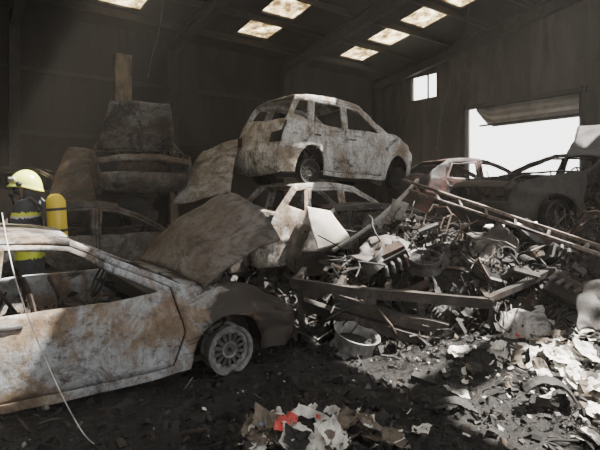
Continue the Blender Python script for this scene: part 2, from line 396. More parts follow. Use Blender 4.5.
def build_car(name, loc, yaw, tilt=(0, 0), P=HATCH, kind='5', mats=None, dent=.02, seed=1, hood=True, sc=(1, 1, 1),
              wheels=True, sag=0., side_doors=(True, True), tailgate=True, rimr=.22, crush=0., rimm=None):
    rd = random.Random(seed)
    root = empty(name, loc, (tilt[0], tilt[1], yaw))
    belt, top, L, w = P['belt'], P['top'], P['L'], P['w']
    frx = P['front'][2][0]; re = P['tail'][-2][0]
    def Wd(x, z):
        f = 1-.06*((z-.6)/.4)**2 if z < belt else .96-.20*(z-belt)/(top-belt)
        u = max(0, (x-(frx-.6))/.6); v = max(0, ((re+.5)-x)/.5)
        return w/2*f*(1-.17*u*u)*(1-.10*v*v)
    def fin(p):
        x, y, z = p
        q = Vector((x*1.7+seed*5, y*1.7, z*1.7+seed))
        dd = dent*(1+ (crush*14*sst(.9, 1.3, x)))
        d = noise.noise_vector(q)*dd + noise.noise_vector(q*3.3)*dd*.35
        if crush: d += noise.noise_vector(q*6)*crush*.22*sst(.95, 1.4, x)
        zz = z
        if z > belt: zz -= sag*(z-belt)/(top-belt)*(1-.5*abs(y)/(w/2))*(1+.5*noise.noise(Vector((x, y, seed))))
        if crush: zz -= crush*sst(1.35, 1.95, x)*sst(.3, .8, z)
        return Vector(((x+d.x*.5)*sc[0], (y+d.y)*sc[1], (zz+d.z*.6)*sc[2]))
    bot = []
    def arch(cx, r):
        a = []
        for k in range(13):
            t = math.pi*1.03-(math.pi*1.06)*k/12
            a.append((cx+r*math.cos(t), .29+r*math.sin(t)))
        return a
    bot += arch(P['wheels'][1], P['wr']); bot += [(-.84, .21), (0, .2), (.84, .21)]; bot += arch(P['wheels'][0], P['wr'])
    fr = catmull(P['front']); hd = catmull(P['hood']); rf = catmull(P['roof']); tl = catmull(P['tail'])
    outline = bot+fr+hd[1:]+rf+tl
    doors = P['doors'+kind]; qs = P['q'+kind]
    def panel(outer, holes, side, acc, inset=0., mi=0):
        loops = [[Vector((p[0], p[1], 0)) for p in outer]]+[[Vector((p[0], p[1], 0)) for p in h] for h in holes]
        flat = [v for l in loops for v in l]
        tris = tessellate_polygon(loops)
        bm = bmesh.new(); bv = [bm.verts.new((v.x, 0, v.y)) for v in flat]
        for t in tris:
            try: bm.faces.new([bv[i] for i in t])
            except Exception: pass
        for k in range(-22, 23):
            g = bm.verts[:]+bm.edges[:]+bm.faces[:]
            bmesh.ops.bisect_plane(bm, geom=g, plane_co=(k*.1+.013, 0, 0), plane_no=(1, 0, 0), dist=1e-5)
        for k in range(2, 20):
            g = bm.verts[:]+bm.edges[:]+bm.faces[:]
            bmesh.ops.bisect_plane(bm, geom=g, plane_co=(0, 0, k*.08+.007), plane_no=(0, 0, 1), dist=1e-5)
        bmesh.ops.remove_doubles(bm, verts=bm.verts[:], dist=1e-4)
        bm.verts.index_update(); vs = []
        for v in bm.verts:
            x, z = v.co.x, v.co.z
            y = (Wd(x, z)-inset)
            y += .012*math.exp(-((z-.62)/.05)**2)
            vs.append(fin((x, side*y, z)))
        acc.add(vs, [tuple(v.index for v in f.verts) for f in bm.faces], mi)
        bm.free()
    shell = Acc()
    for side in (-1, 1):
        panel(outline, [d[0] for d in doors]+qs, side, shell)
    def loft(pts, acc, cr=.05, ny=16, mi=0, inset=0.):
        vs = []; fs = []
        for i, (x, z) in enumerate(pts):
            a = pts[max(i-1, 0)]; c = pts[min(i+1, len(pts)-1)]
            tx, tz = c[0]-a[0], c[1]-a[1]; l = math.hypot(tx, tz) or 1
            nx_, nz_ = tz/l, -tx/l
            for k in range(ny+1):
                s = k/ny*2-1; ww = Wd(x, z)-inset
                cc = cr*(1-s*s)
                vs.append(fin((x+nx_*cc, s*ww, z+nz_*cc)))
        for i in range(len(pts)-1):
            for k in range(ny):
                a = i*(ny+1)+k; fs.append((a, a+1, a+ny+2, a+ny+1))
        acc.add(vs, fs, mi)
    loft(fr[:9], shell, .10); loft(fr[12:], shell, .10)
    if hood: loft(hd, shell, .04)
    else: loft(hd[-3:], shell, .02)
    loft(rf, shell, .035)
    if tailgate: loft(tl, shell, .07)
    else: loft(tl[-9:], shell, .07)
    so = shell.obj('body_shell', [mats[0]], root, True); solid(so, .022, 0)
    for i, (ap, win) in enumerate(doors):
        cx = sum(p[0] for p in ap)/len(ap); cz = sum(p[1] for p in ap)/len(ap)
        dp = [(cx+(p[0]-cx)*.978, cz+(p[1]-cz)*.98) for p in ap]
        for si, side in enumerate((-1, 1)):
            if not side_doors[si]: continue
            ac = Acc(); panel(dp, [win], side, ac, .008)
            o = ac.obj('door_panel_%d' % (i*2+si+1), [mats[0]], root, True); solid(o, .035)
            hx = min(p[0] for p in ap)+.14
            ac = Acc(); y = side*(Wd(hx, .82)+.015)
            ac.box(fin((hx, y, .79)), (.16, .025, .03), 0); oo = ac.obj('door_handle_%d' % (i*2+si+1), [mats[1]], root); bev(oo, .008)
    ac = Acc()
    def bx(c, d, mi, jit=0., M3=None):
        ac.box((c[0]*sc[0], c[1]*sc[1], c[2]*sc[2]), (d[0]*sc[0], d[1]*sc[1], d[2]*sc[2]), mi, M3, jit, rd)
    bx(((frx-.2+re)/2+.05, 0, .25), (frx-.2-re-.25, w*.80, .05), 0)
    bx((.80, 0, .58), (.05, w*.86, .62), 0)
    bx((.62, 0, .83), (.28, w*.84, .12), 0, .05)
    for wx in P['wheels']:
        for side in (-1, 1):
            vs = []; fs = []
            for k in range(11):
                t = math.pi*k/10
                for yy in (w/2-.08, w/2-.34):
                    vs.append(Vector(((wx+(P['wr']+.015)*math.cos(t))*sc[0], side*yy*sc[1], (.29+(P['wr']+.015)*math.sin(t))*sc[2])))
            for k in range(10): fs.append((2*k, 2*k+1, 2*k+3, 2*k+2))
            vs += [Vector((wx*sc[0], side*(w/2-.34)*sc[1], .29*sc[2]))]
            for k in range(10): fs.append((2*k+1, 2*k+3, 22))
            ac.add(vs, fs, 0)
    for (sx, ys) in ((-.05, (-.36, .36)), (-.95, (-.38, 0, .38))):
        for yy in ys:
            hw = .23 if len(ys) == 2 else .18
            bx((sx, yy, .42), (.46, hw*1.8, .10), 1, .06)
            fx = sx-.24
            pts = [(fx+.05, yy-hw, .45), (fx-.06, yy-hw, .98), (fx-.08, yy-.08, 1.05), (fx-.08, yy+.08, 1.05), (fx-.06, yy+hw, .98), (fx+.05, yy+hw, .45)]
            ac.tube([(p[0]*sc[0], p[1]*sc[1], (p[2]-sag*.5)*sc[2]) for p in pts], .018, 6, 1)
            for k in range(6):
                z = .5+k*.085
                ac.tube([((fx+.04-.13*k/6)*sc[0], (yy-hw)*sc[1], (z-sag*.4)*sc[2]), ((fx+.06-.13*k/6)*sc[0], yy*sc[1], (z+.02-sag*.4)*sc[2]), ((fx+.04-.13*k/6)*sc[0], (yy+hw)*sc[1], (z-sag*.4)*sc[2])], .009, 5, 1)
    cen = Vector((.34*sc[0], .36*sc[1], .86*sc[2])); tm = Matrix.Translation(cen) @ Matrix.Rotation(math.radians(-65), 4, 'Y')
    pts = [tm @ Vector((.17*math.cos(t*math.pi/10), .17*math.sin(t*math.pi/10), 0)) for t in range(21)]
    ac.tube(pts, .013, 6, 0, False); ac.tube([tm @ Vector((-.17, 0, 0)), tm @ Vector((.17, 0, 0))], .012, 5, 0)
    ac.tube([cen, (.6*sc[0], .36*sc[1], .75*sc[2])], .02, 6, 0)
    bx((1.28, .05, .5), (.5, .6, .34), 0, .08); bx((1.3, .1, .70), (.36, .42, .1), 1, .1)
    for k in range(4): ac.tube([((1.15+.1*k)*sc[0], -.25*sc[1], .6*sc[2]), ((1.12+.11*k)*sc[0], -.42*sc[1], .55*sc[2]), ((1.2+.05*k)*sc[0], -.5*sc[1], .35*sc[2])], .025, 7, 1)
    bx((frx-.29, 0, .5), (.06, w*.62, .38), 1); bx((1.2, .55, .66), (.26, .2, .16), 0, .1)
    for side in (-1, 1):
        ac.tube([((1.2)*sc[0], side*.56*sc[1], .25*sc[2]), ((1.15)*sc[0], side*.5*sc[1], .82*sc[2])], .05, 9, 1)
        bx((frx-.23, side*.56, .6), (.14, .26, .16), 0, .1)
        bx((re+.14, side*.6, .78), (.1, .14, .3), 0, .05)
    bx((frx-.07, 0, .42), (.08, w*.7, .12), 1)
    def pl(r): return Vector((r.uniform(-1.6, .6)*sc[0], r.uniform(-.6, .6)*sc[1], r.uniform(.28, .70)*sc[2]))
    debris(ac, 340, pl, .03, .3, [(0, 5), (1, 3), (2, 1.6)], rd, (.3, .3, .4))
    def pl2(r): return Vector((r.uniform(.9, frx-.15)*sc[0], r.uniform(-.66, .66)*sc[1], r.uniform(.4, .82-crush)*sc[2]))
    debris(ac, 240, pl2, .03, .2, [(0, 5), (1, 3), (2, 1)], rd, (.3, .2, .5))
    ac.obj('burnt_interior_and_engine', [M['char'], M['rust'], M['ash']], root)
    for side in (-1, 1):
        la = Acc(); vs = []
        for (zz, xo) in ((.66, 0), (.80, 0), (.95, 0)):
            xx = re+.06 if zz < .7 else (re+.10 if zz < .9 else re+.19)
            for t in (.66, .84, 1.0): vs.append(fin((xx-.035-.07*(1-t*t), side*Wd(xx, zz)*t*1.01, zz)))
        la.add(vs, [(0, 1, 4, 3), (1, 2, 5, 4), (3, 4, 7, 6), (4, 5, 8, 7)], 0)
        oo = la.obj('tail_lamp_%d' % (1 if side < 0 else 2), [M['char']], root); solid(oo, .03)
    if wheels:
        rm = rimm or M['steel']
        for i, wx in enumerate(P['wheels']):
            for side in (-1, 1):
                wa = Acc(); wheel(wa, rimr, .17)
                o = wa.obj('wheel_%d' % (i*2+(side+1)//2+1), [rm, M['steel'] if rm != M['char'] else M['char'], M['char']], root)
                o.location = (wx*sc[0], side*(w/2-.10)*sc[1], .31 if rimr < .25 else .3); o.rotation_euler = (math.radians(90) if side < 0 else math.radians(-90), rd.uniform(0, 3), 0)
    return root
def wheel(acc, r, wd, tyre=False):
    I = Matrix.Identity(4)
    prof = [(r*.86, wd/2-.01), (r*.93, wd/2), (r, wd/2+.006), (r*1.01, wd/2-.008), (r*.90, wd/2-.025), (r*.86, 0), (r*.9, -wd/2+.02), (r, -wd/2), (r*.97, -wd/2-.005), (r*.84, -wd/2+.02), (r*.80, 0), (r*.82, wd/2-.03)]
    acc.lathe(prof, 40, I, 0, True)
    h = wd/2-.03
    acc.lathe([(r*.26, h), (r*.34, h+.008), (r*.36, h-.02), (r*.2, h-.03)], 24, I, 0, True)
    acc.lathe([(0.001, h-.004), (r*.28, h-.002)], 24, I, 1)
    acc.lathe([(r*.66, h-.006), (r*.82, h+.0), (r*.82, h-.02), (r*.66, h-.022)], 40, I, 0, True)
    for k in range(14):
        a = 2*math.pi*k/14
        M3 = Matrix.Rotation(a, 3, 'Z')
        acc.box(M3 @ Vector((r*.52, 0, h-.006)), (r*.40, r*.125, .02), 1, M3)
    acc.lathe([(0.001, h-.06), (r*.82, h-.06)], 40, I, 2)
    acc.tube([(0, 0, h+.004), (0, 0, h+.014)], .02, 12, 2)

mA = burnt('burnt_paint_bluewhite', (.52, .55, .58), (.25, .185, .125), (.04, .032, .026), .32, 1, fx=.74, fz=.80, tanm=.53)
mB = burnt('burnt_paint_silver', (.84, .83, .80), (.33, .27, .20), (.035, .03, .027), .30, 2, tanm=.56)
mC = burnt('burnt_paint_white', (.76, .75, .73), (.30, .24, .18), (.03, .026, .024), .36, 3, tanm=.55)
mD = burnt('burnt_paint_dark', (.045, .042, .04), (.03, .024, .02), (.008, .0075, .007), .5, 4)
mD2 = burnt('burnt_paint_charcoal', (.20, .19, .18), (.10, .075, .058), (.016, .015, .014), .5, 15)
mE = burnt('burnt_paint_rust', (.15, .14, .13), (.085, .056, .04), (.016, .015, .014), .6, 5)
mF = burnt('burnt_paint_maroon', (.17, .06, .05), (.07, .04, .034), (.014, .012, .012), .7, 6)
mH = burnt('burnt_bonnet_brown', (.22, .20, .18), (.14, .112, .088), (.045, .038, .032), .5, 7)

def car_at(name, wx, wy, z, yaw, rx, ry, **k):
    th = yaw; x = wx-(math.cos(th)*rx-math.sin(th)*ry); y = wy-(math.sin(th)*rx+math.cos(th)*ry)
    return build_car(name, (x, y, z), th, **k)
yaw = math.radians(35)
car0 = car_at('burnt_car', -.606, 4.2, -.095, yaw, 1.2, -.82, kind='3', mats=[mA, M['steel']], dent=.035, seed=11, hood=False, sag=.02, crush=.15, rimm=M['rim'])
inv = (Matrix.Translation(car0.location) @ Matrix.Rotation(yaw, 4, 'Z')).inverted()
A = Vector((-.82, 3.98, .82)); B = Vector((-.14, 4.42, 1.19)); Cc = Vector((-.93, 5.3, 1.68)); D = Vector((-1.70, 5.0, .90))
vs = []; fs = []; n = 28
nrm = (B-A).cross(D-A).normalized()
if nrm.y > 0: nrm = -nrm
for i in range(n+1):
    for j in range(n+1):
        u = i/n; v = j/n
        uu = u*(1-.34*abs(2*v-1)**2.6) if v > .5 else u*(1-.05*abs(2*v-1)**4)
        p = A*(1-uu)*(1-v)+B*uu*(1-v)+Cc*uu*v+D*(1-uu)*v
        p += nrm*(.16*math.sin(math.pi*v)*(.4+.6*u)+.05*math.sin(math.pi*u))
        p += noise.noise_vector(p*2.2)*.05+noise.noise_vector(p*6)*.014
        p -= nrm*.03*math.exp(-((v-.28)/.03)**2)+nrm*.03*math.exp(-((v-.74)/.03)**2)
        vs.append(inv @ p)
for i in range(n):
    for j in range(n):
        a = i*(n+1)+j; fs.append((a, a+1, a+n+2, a+n+1))
o = mesh_obj('bonnet', vs, fs, [mH], car0, smooth=True); solid(o, .025)

c1 = car_at('burnt_car', -.50, 7.9, 1.62, math.radians(35), -1.88, -.78, P=MINI, kind='5', mats=[mB, M['steel']], dent=.045, seed=21, hood=True, sc=(.92, 1.05, 1.22), sag=.03, tilt=(0, math.radians(2.2)), rimm=M['char'], crush=.08)
c2 = car_at('burnt_car', -.50, 7.55, .12, math.radians(30), -1.9, -.82, kind='5', mats=[mC, M['steel']], dent=.035, seed=22, hood=True, sc=(1.0, 1.0, 1.18), sag=.06, rimm=M['char'])
c3 = car_at('burnt_car', -2.60, 7.9, 1.44, math.radians(-66), 1.9, 0, kind='5', mats=[mD2, M['steel']], dent=.05, seed=23, hood=False, sag=.06, rimm=M['steel'])
c4 = car_at('burnt_car', -2.55, 6.9, .05, math.radians(25), 0, -.8, kind='5', mats=[mE, M['steel']], dent=.05, seed=24, hood=True, sag=.05, rimm=M['char'])
c5 = car_at('burnt_car', -4.9, 9.0, .7, math.radians(15), 0, -.8, kind='5', mats=[mD, M['steel']], dent=.06, seed=25, hood=True, sag=.1, rimm=M['char'])
c6 = car_at('burnt_car', 4.2, 10.0, .95, math.radians(12), 0, -.8, P=SEDAN, kind='5', mats=[mF, M['steel']], dent=.05, seed=26, hood=True, sag=.03, rimm=M['char'])
c7 = car_at('burnt_car', 4.75, 6.9, .98, math.radians(196), 0, .8, P=SEDAN, kind='5', mats=[mD, M['steel']], dent=.06, seed=27, hood=False, sag=.12, rimm=M['char'], side_doors=(True, False))
c8 = car_at('burnt_car', 1.9, 7.5, .10, math.radians(12), 0, -.8, kind='5', mats=[mE, M['steel']], dent=.06, seed=28, hood=True, sag=.16, rimm=M['char'])

def sheet(name, cs, bulge, mat, parent=None, n=22, seed=0, nd=.03, rc=.0):
    A, B, C_, D = [Vector(c) for c in cs]; vs = []; fs = []
    nr = (B-A).cross(D-A).normalized()
    if nr.y > 0: nr = -nr
    for i in range(n+1):
        for j in range(n+1):
            u = i/n; v = j/n
            uu = .5+(u-.5)*(1-rc*abs(2*v-1)**3); vv = .5+(v-.5)*(1-rc*abs(2*u-1)**3)
            p = A*(1-uu)*(1-vv)+B*uu*(1-vv)+C_*uu*vv+D*(1-uu)*vv
            p += nr*bulge*math.sin(math.pi*v)*math.sin(math.pi*(.1+.8*u))
            p += noise.noise_vector(p*2.5+Vector((seed, 0, 0)))*nd+noise.noise_vector(p*7+Vector((seed, 0, 0)))*nd*.4
            vs.append(p)
    for i in range(n):
        for j in range(n):
            a = i*(n+1)+j; fs.append((a, a+1, a+n+2, a+n+1))
    o = mesh_obj(name, vs, fs, [mat], parent, smooth=True); solid(o, .015); return o
def child_sheet(name, cs, bulge, mat, car, **k):
    o = sheet(name, cs, bulge, mat, None, **k)
    o.parent = car; bpy.context.view_layer.update(); o.matrix_parent_inverse = car.matrix_world.inverted(); return o
child_sheet('bonnet', [PW(566, 156, 7.2), PW(640, 156, 7.0), PW(650, 120, 7.6), PW(578, 126, 7.9)], .03, mD, c7, rc=.03, nd=.03)
def bonnet_on(car, tilt_up, mat, wd=.66, ln=.95):
    cz = .95; a = math.radians(tilt_up); vs = []; fs = []; n = 14
    for i in range(n+1):
        for j in range(n+1):
            u = i/n; v = j/n*2-1; wv = wd*(1-.22*u*u)
            x = .76+ln*u*math.cos(a); z = cz+ln*u*math.sin(a)
            bl = .05*(1-v*v)+.02*math.sin(u*9)*(abs(v) < .5)
            p = Vector((x-bl*math.sin(a), v*wv, z+bl*math.cos(a)))
            vs.append(p+noise.noise_vector(p*2.5)*.03)
    for i in range(n):
        for j in range(n):
            q = i*(n+1)+j; fs.append((q, q+1, q+n+2, q+n+1))
    o = mesh_obj('bonnet', vs, fs, [mat], car, smooth=True); solid(o, .03)
bonnet_on(c3, 62, mD2)
mG = burnt('burnt_bonnet_grey', (.36, .35, .33), (.19, .16, .135), (.05, .043, .037), .4, 8)
sheet('loose_car_bonnet', [PW(170, 206, 8.0), PW(232, 192, 7.9), PW(238, 138, 9.0), PW(203, 150, 9.1)], .05, mG, rc=.03, nd=.03)
sheet('loose_car_bonnet', [PW(46, 205, 7.6), PW(96, 202, 7.6), PW(92, 150, 8.4), PW(66, 146, 8.6)], .05, mE, rc=.03, nd=.03)
sheet('bent_metal_sheet', [PW(318, 250, 6.4), PW(352, 240, 6.4), PW(330, 212, 6.7), PW(306, 206, 6.7)], .03, simple('pale_scorched_sheet', (.5, .47, .42), .7, 0, .25, 5), nd=.02)

# ---------------------------------------------------------------- scrap heap
acc = Acc()
W8 = [(0, 11), (1, 9), (2, 1.5), (3, .6), (4, 2.6), (5, 3), (6, .6)]
dm = [M['char'], M['soot'], M['ash'], M['ashl'], M['rust'], M['brown'], M['steel']]
def pheap(r):
    x = r.uniform(.1, 5.5); y = r.uniform(4.6, 8.0); h = H(x, y)
    return Vector((x, y, h+r.uniform(-.02, .08)))
debris(acc, 9500, pheap, .02, .20, W8, random.Random(3), (.44, .16, .40))
rr = random.Random(5)
def hp():
    x = rr.uniform(.3, 4.2); y = rr.uniform(4.9, 6.7); return Vector((x, y, H(x, y)+.07))
for _ in range(45):
    Mx = Matrix.Translation(hp()) @ rmat(rr, 1.2).to_4x4()
    r0 = rr.uniform(.04, .11); acc.lathe([(r0, -.08), (r0*1.05, -.07), (r0, 0), (r0*1.05, .07), (r0, .09), (r0*.8, .09), (r0*.75, -.06)], 18, Mx, rr.choice([1, 4, 6, 1, 0, 5]))
for _ in range(260):
    p = hp()-Vector((0, 0, .07)); pts = [p]
    d = Vector((rr.uniform(-1, 1), rr.uniform(-1, 1), rr.uniform(.1, 1.1)))
    for k in range(6):
        d += Vector((rr.uniform(-.6, .6), rr.uniform(-.6, .6), rr.uniform(-.8, .3))); pts.append(pts[-1]+d.normalized()*.12)
    acc.tube(pts, rr.uniform(.004, .014), 5, rr.choice([0, 1, 4, 1, 0, 6]))
for _ in range(20):
    Mx = Matrix.Translation(hp()+Vector((0, 0, .04))) @ rmat(rr, 1.5).to_4x4(); r0 = rr.uniform(.035, .06)
    acc.tube([Mx @ Vector((r0*math.cos(t*.7), r0*math.sin(t*.7), -.12+t*.0045)) for t in range(56)], .007, 5, rr.choice([2, 4, 6]))
for _ in range(12):
    c = hp(); M3 = rmat(rr, .9); ww, hh = rr.uniform(.3, .5), rr.uniform(.2, .3)
    for s in (-1, 1):
        acc.box(c+M3 @ Vector((s*ww/2, 0, 0)), (.04, hh, .04), 6, M3); acc.box(c+M3 @ Vector((0, s*hh/2, 0)), (ww, .015, .03), 4, M3)
    for k in range(12): acc.box(c+M3 @ Vector((0, -hh/2+hh*(k+.5)/12, 0)), (ww, .008, .025), 1, M3)
for _ in range(14):
    c = hp(); M3 = rmat(rr, .6); acc.box(c, (.36, .24, .2), rr.choice([1, 0]), M3, .1, rr); acc.box(c+M3 @ Vector((0, 0, .12)), (.34, .15, .05), 4, M3, .1, rr)
    for k in range(4):
        q = c+M3 @ Vector((-.13+.085*k, .12, .05)); acc.tube([q, q+M3 @ Vector((0, .08, 0)), q+M3 @ Vector((.02, .12, -.08))], .022, 8, rr.choice([4, 6]))
for _ in range(10):
    c = hp()+Vector((0, 0, .1)); M3 = rmat(rr, .9); P_ = [(-.2, 0, -.25), (-.2, 0, .2), (-.1, 0, .3), (.1, 0, .3), (.2, 0, .2), (.2, 0, -.25)]
    acc.tube([c+M3 @ Vector(p) for p in P_], .014, 7, 4)
    for k in range(7): acc.tube([c+M3 @ Vector((-.2, 0, -.2+k*.065)), c+M3 @ Vector((0, .03, -.19+k*.065)), c+M3 @ Vector((.2, 0, -.2+k*.065))], .006, 5, 1)
for (px, py, d, r_) in ((425, 262, 5.5, .2), (372, 262, 5.6, .2), (535, 235, 5.8, .22)):
    Mx = Matrix.Translation(PW(px, py, d)) @ rmat(rr, .8).to_4x4()
    acc.lathe([(r_*.86, .07), (r_, .08), (r_*1.01, .07), (r_*.88, 0), (r_, -.08), (r_*.84, -.06), (r_*.8, 0)], 30, Mx, 6, True); acc.lathe([(.02, .03), (r_*.5, .035), (r_*.84, .02)], 24, Mx, 1)
acc.obj('scrap_heap', dm)

acc = Acc()
bent_bar(acc, PW(292, 283, 5.15), PW(492, 303, 4.75), .10, .10, 0, .02, seed=1)
bent_bar(acc, PW(300, 292, 5.6), PW(500, 285, 5.6), .10, .10, 0, .03, seed=2)
bent_bar(acc, PW(300, 302, 5.25), PW(470, 352, 4.6), .12, .10, 0, .02, seed=3)
bent_bar(acc, PW(335, 300, 5.1), PW(450, 330, 4.75), .1, .12, 0, .02, seed=4)
bent_bar(acc, PW(486, 300, 4.75), PW(572, 258, 5.3), .08, .06, 0, .02, seed=5)
for i in range(5):
    t = i/4; a = PW(292, 283, 5.15).lerp(PW(492, 303, 4.75), t); bent_bar(acc, a, a+Vector((.15, .75, .02)), .06, .08, 0, .02, 6, i+7)
for (px, py, d) in ((300, 285, 5.2), (488, 300, 4.8), (560, 265, 5.2), (420, 298, 4.95)):
    a = PW(px, py, d); beam_between(acc, a, Vector((a.x+.03, a.y+.02, 0)), .07, .07, 0, False)
acc.obj('trailer_frame', [M['frame']])
acc = Acc()
bent_bar(acc, PW(404, 180, 7.4), PW(612, 250, 4.8), .05, .035, 0, .0, 20, 20, .006)
bent_bar(acc, PW(410, 190, 7.2), PW(604, 256, 4.75), .045, .035, 0, .0, 20, 21, .006)
for i in range(7):
    t = (i+.5)/7; a = PW(404, 180, 7.4).lerp(PW(612, 250, 4.8), t); b_ = PW(410, 190, 7.2).lerp(PW(604, 256, 4.75), t); beam_between(acc, a, b_, .03, .03, 0, False)
acc.obj('steel_ladder_rail', [burnt('scorched_rail', (.34, .30, .27), (.17, .12, .09), (.03, .026, .024), .5, 33)])
acc = Acc(); bent_bar(acc, PW(375, 222, 6.5), PW(418, 180, 7.6), .05, .04, 0, .02, 8, 30); bent_bar(acc, PW(333, 250, 6.2), PW(400, 205, 6.8), .06, .03, 0, .02, 8, 31)
acc.obj('steel_angle_bar', [M['lsteel']])
acc = Acc()
Mx = Matrix.Translation(PW(398, 210, 6.6)) @ Matrix.Rotation(.3, 4, 'Y')
acc.lathe([(.02, -.13), (.09, -.13), (.12, .12), (.125, .13), (.11, .12), (.085, -.11)], 20, Mx, 0)
acc.obj('metal_bucket', [M['ashl']], smooth=True)
mP = burnt('burnt_scrap_panel', (.20, .19, .18), (.10, .075, .06), (.02, .018, .017), .6, 9)
sheet('crushed_car_panel', [PW(496, 345, 4.5), PW(550, 338, 4.5), PW(546, 306, 4.8), PW(500, 312, 4.8)], .05, burnt('ash_white_panel', (.5, .49, .47), (.3, .27, .24), (.06, .05, .05), .45, 14), nd=.09, seed=4)
sheet('crushed_car_panel', [PW(350, 262, 5.6), PW(420, 266, 5.5), PW(430, 240, 6.1), PW(370, 236, 6.2)], .08, mE, nd=.12, seed=6)
sheet('crushed_car_panel', [PW(575, 330, 4.2), PW(610, 330, 4.2), PW(615, 272, 4.5), PW(584, 285, 4.6)], .05, mD, nd=.10, seed=9)
sheet('crushed_car_panel', [PW(450, 262, 5.6), PW(515, 255, 5.5), PW(505, 232, 6.1), PW(465, 230, 6.2)], .06, mP, nd=.15, seed=12)
sheet('scorched_floor_sheet', [PW(168, 442, 3.15), PW(250, 440, 3.2), PW(243, 406, 3.7), PW(165, 404, 3.65)], .05, M['soot'], nd=.03, seed=13, rc=.1)

# ---------------------------------------------------------------- ground debris
acc = Acc()
def pgr(r):
    y = 2.4+r.random()**1.5*4.2; x = r.uniform(-.85, .85)*y
    return Vector((x, y, H(x, y)+r.uniform(-.005, .02)))
debris(acc, 13000, pgr, .008, .08, [(0, 12), (1, 8), (2, .8), (3, .35), (4, .6), (5, 1.4), (6, .2)], random.Random(9), (.6, .10, .30), .8, 3.0)
debris(acc, 200, pgr, .06, .20, [(0, 6), (1, 6), (5, 1)], random.Random(19), (.3, .2, .5), .4, 1.5)
acc.obj('ground_debris', dm)
acc = Acc(); r9 = random.Random(10)
def pmid(r):
    x = r.uniform(-1.2, .8); y = r.uniform(4.9, 7.0); return Vector((x, y, H(x, y)+r.uniform(0, .12)))
debris(acc, 1200, pmid, .03, .2, W8, r9)
def pback(r):
    x = r.uniform(-5, 6); y = r.uniform(7, 11); return Vector((x, y, H(x, y)+r.uniform(0, .3)))
debris(acc, 900, pback, .06, .35, [(0, 8), (1, 6), (2, .5), (4, 1)], r9)
acc.obj('rubble', dm)
acc = Acc(); r9 = random.Random(12)
def gp(px, py):
    d = CAMH*F/(py-190)
    for _ in range(8):
        zz = H((px-300)/F*d, d); d = .5*d+.5*(CAMH-zz)*F/(py-190)
    return (px-300)/F*d, d
def stack(x, y, n, s):
    z = H(x, y)
    a = r9.uniform(0, 3); tl = Matrix.Rotation(r9.uniform(.0, .7), 3, 'X') @ Matrix.Rotation(r9.uniform(-.4, .4), 3, 'Y')
    for k in range(n):
        M3 = Matrix.Rotation(r9.uniform(-.2, .2), 3, 'X') @ tl @ Matrix.Rotation(a+r9.uniform(-.35, .35), 3, 'Z')
        acc.plate((x+r9.uniform(-.03, .03), y+r9.uniform(-.03, .03), z+.012*k+.03), s*r9.uniform(.8, 1.2), s*1.3*r9.uniform(.8, 1.2), M3, .2, r9.choices((0, 1, 2), (6, 2.0, 1.8))[0], 6, 0, r9)
for (px, py, n, s) in ((262, 440, 6, .16), (275, 428, 4, .14), (283, 434, 6, .17), (305, 438, 7, .20), (322, 430, 6, .17), (345, 440, 7, .19), (372, 441, 6, .15), (300, 449, 5, .18), (395, 447, 4, .13), (330, 448, 5, .18), (355, 430, 3, .11), (255, 449, 4, .13), (313, 420, 3, .1),
    (462, 355, 4, .13), (500, 355, 6, .17), (520, 362, 6, .20), (540, 352, 6, .20), (560, 366, 6, .21), (585, 360, 6, .21), (575, 385, 6, .19), (545, 380, 5, .17), (595, 395, 6, .19), (480, 372, 4, .13), (590, 340, 6, .18), (600, 420, 5, .15), (560, 345, 4, .15), (455, 395, 3, .12), (590, 445, 4, .14), (420, 436, 3, .1), (555, 402, 3, .13)):
    x, y = gp(px, py); stack(x, y, n, s)
for k in range(230):
    if r9.random() < .6: px, py = r9.uniform(435, 610), r9.gauss(368, 22)
    else: px, py = r9.gauss(320, 45), r9.uniform(412, 452)
    py = max(330, min(455, py))
    x, y = gp(px, py)
    acc.plate((x, y, H(x, y)+.03), r9.uniform(.015, .08), r9.uniform(.015, .08), rmat(r9, .8), .3, r9.choices((0, 1, 2), (4, 3, 2))[0], 3, 0, r9)
for k in range(110):
    px, py = r9.uniform(120, 430), r9.uniform(335, 440); x, y = gp(px, py)
    if x < -.6 and y > 3.2: continue
    acc.plate((x, y, H(x, y)+.025), r9.uniform(.01, .03), r9.uniform(.01, .03), rmat(r9, .8), .3, r9.choices((0, 1), (4, 3))[0], 2, 0, r9)
acc.obj('scorched_papers', [M['paper'], M['paperb'], M['soot']])
acc = Acc()
for (px, py, s, mi) in ((284, 441, .12, 0), (292, 437, .10, 0), (279, 447, .08, 0), (262, 444, .035, 1), (515, 350, .05, 0), (318, 436, .04, 0)):
    x, y = gp(px, py); acc.plate((x, y-.03, H(x, y)+.14), s, s, Matrix.Rotation(.5, 3, 'X') @ rmat(r9, .2), .2, mi, 4, 0, r9)
acc.obj('red_plastic_scrap', [M['red'], M['blue']])
acc = Acc(); wheel(acc, .24, .2)
o = acc.obj('wheel_rim', [M['rim'], M['steel'], M['char']]); p = PW(355, 350, 4.75); o.location = (p.x, p.y, .12); o.rotation_euler = (math.radians(194), math.radians(8), .4)
def strip(name, pts, w, mat, axis):
    vs = []; fs = []; n = len(pts); axis = Vector(axis).normalized()
    for i, p in enumerate(pts):
        c = sum((Vector(q) for q in pts), Vector())/n; rad = (Vector(p)-c).normalized()
        for k in range(5):
            t = k/4*2-1; vs.append(Vector(p)+axis*w/2*t-rad*.02*t*t+noise.noise_vector(Vector(p)*9+axis*t)*.012)
    for i in range(n-1):
        for k in range(4):
            a = i*5+k; fs.append((a, a+1, a+6, a+5))
    o = mesh_obj(name, vs, fs, [mat], smooth=False); solid(o, .012)
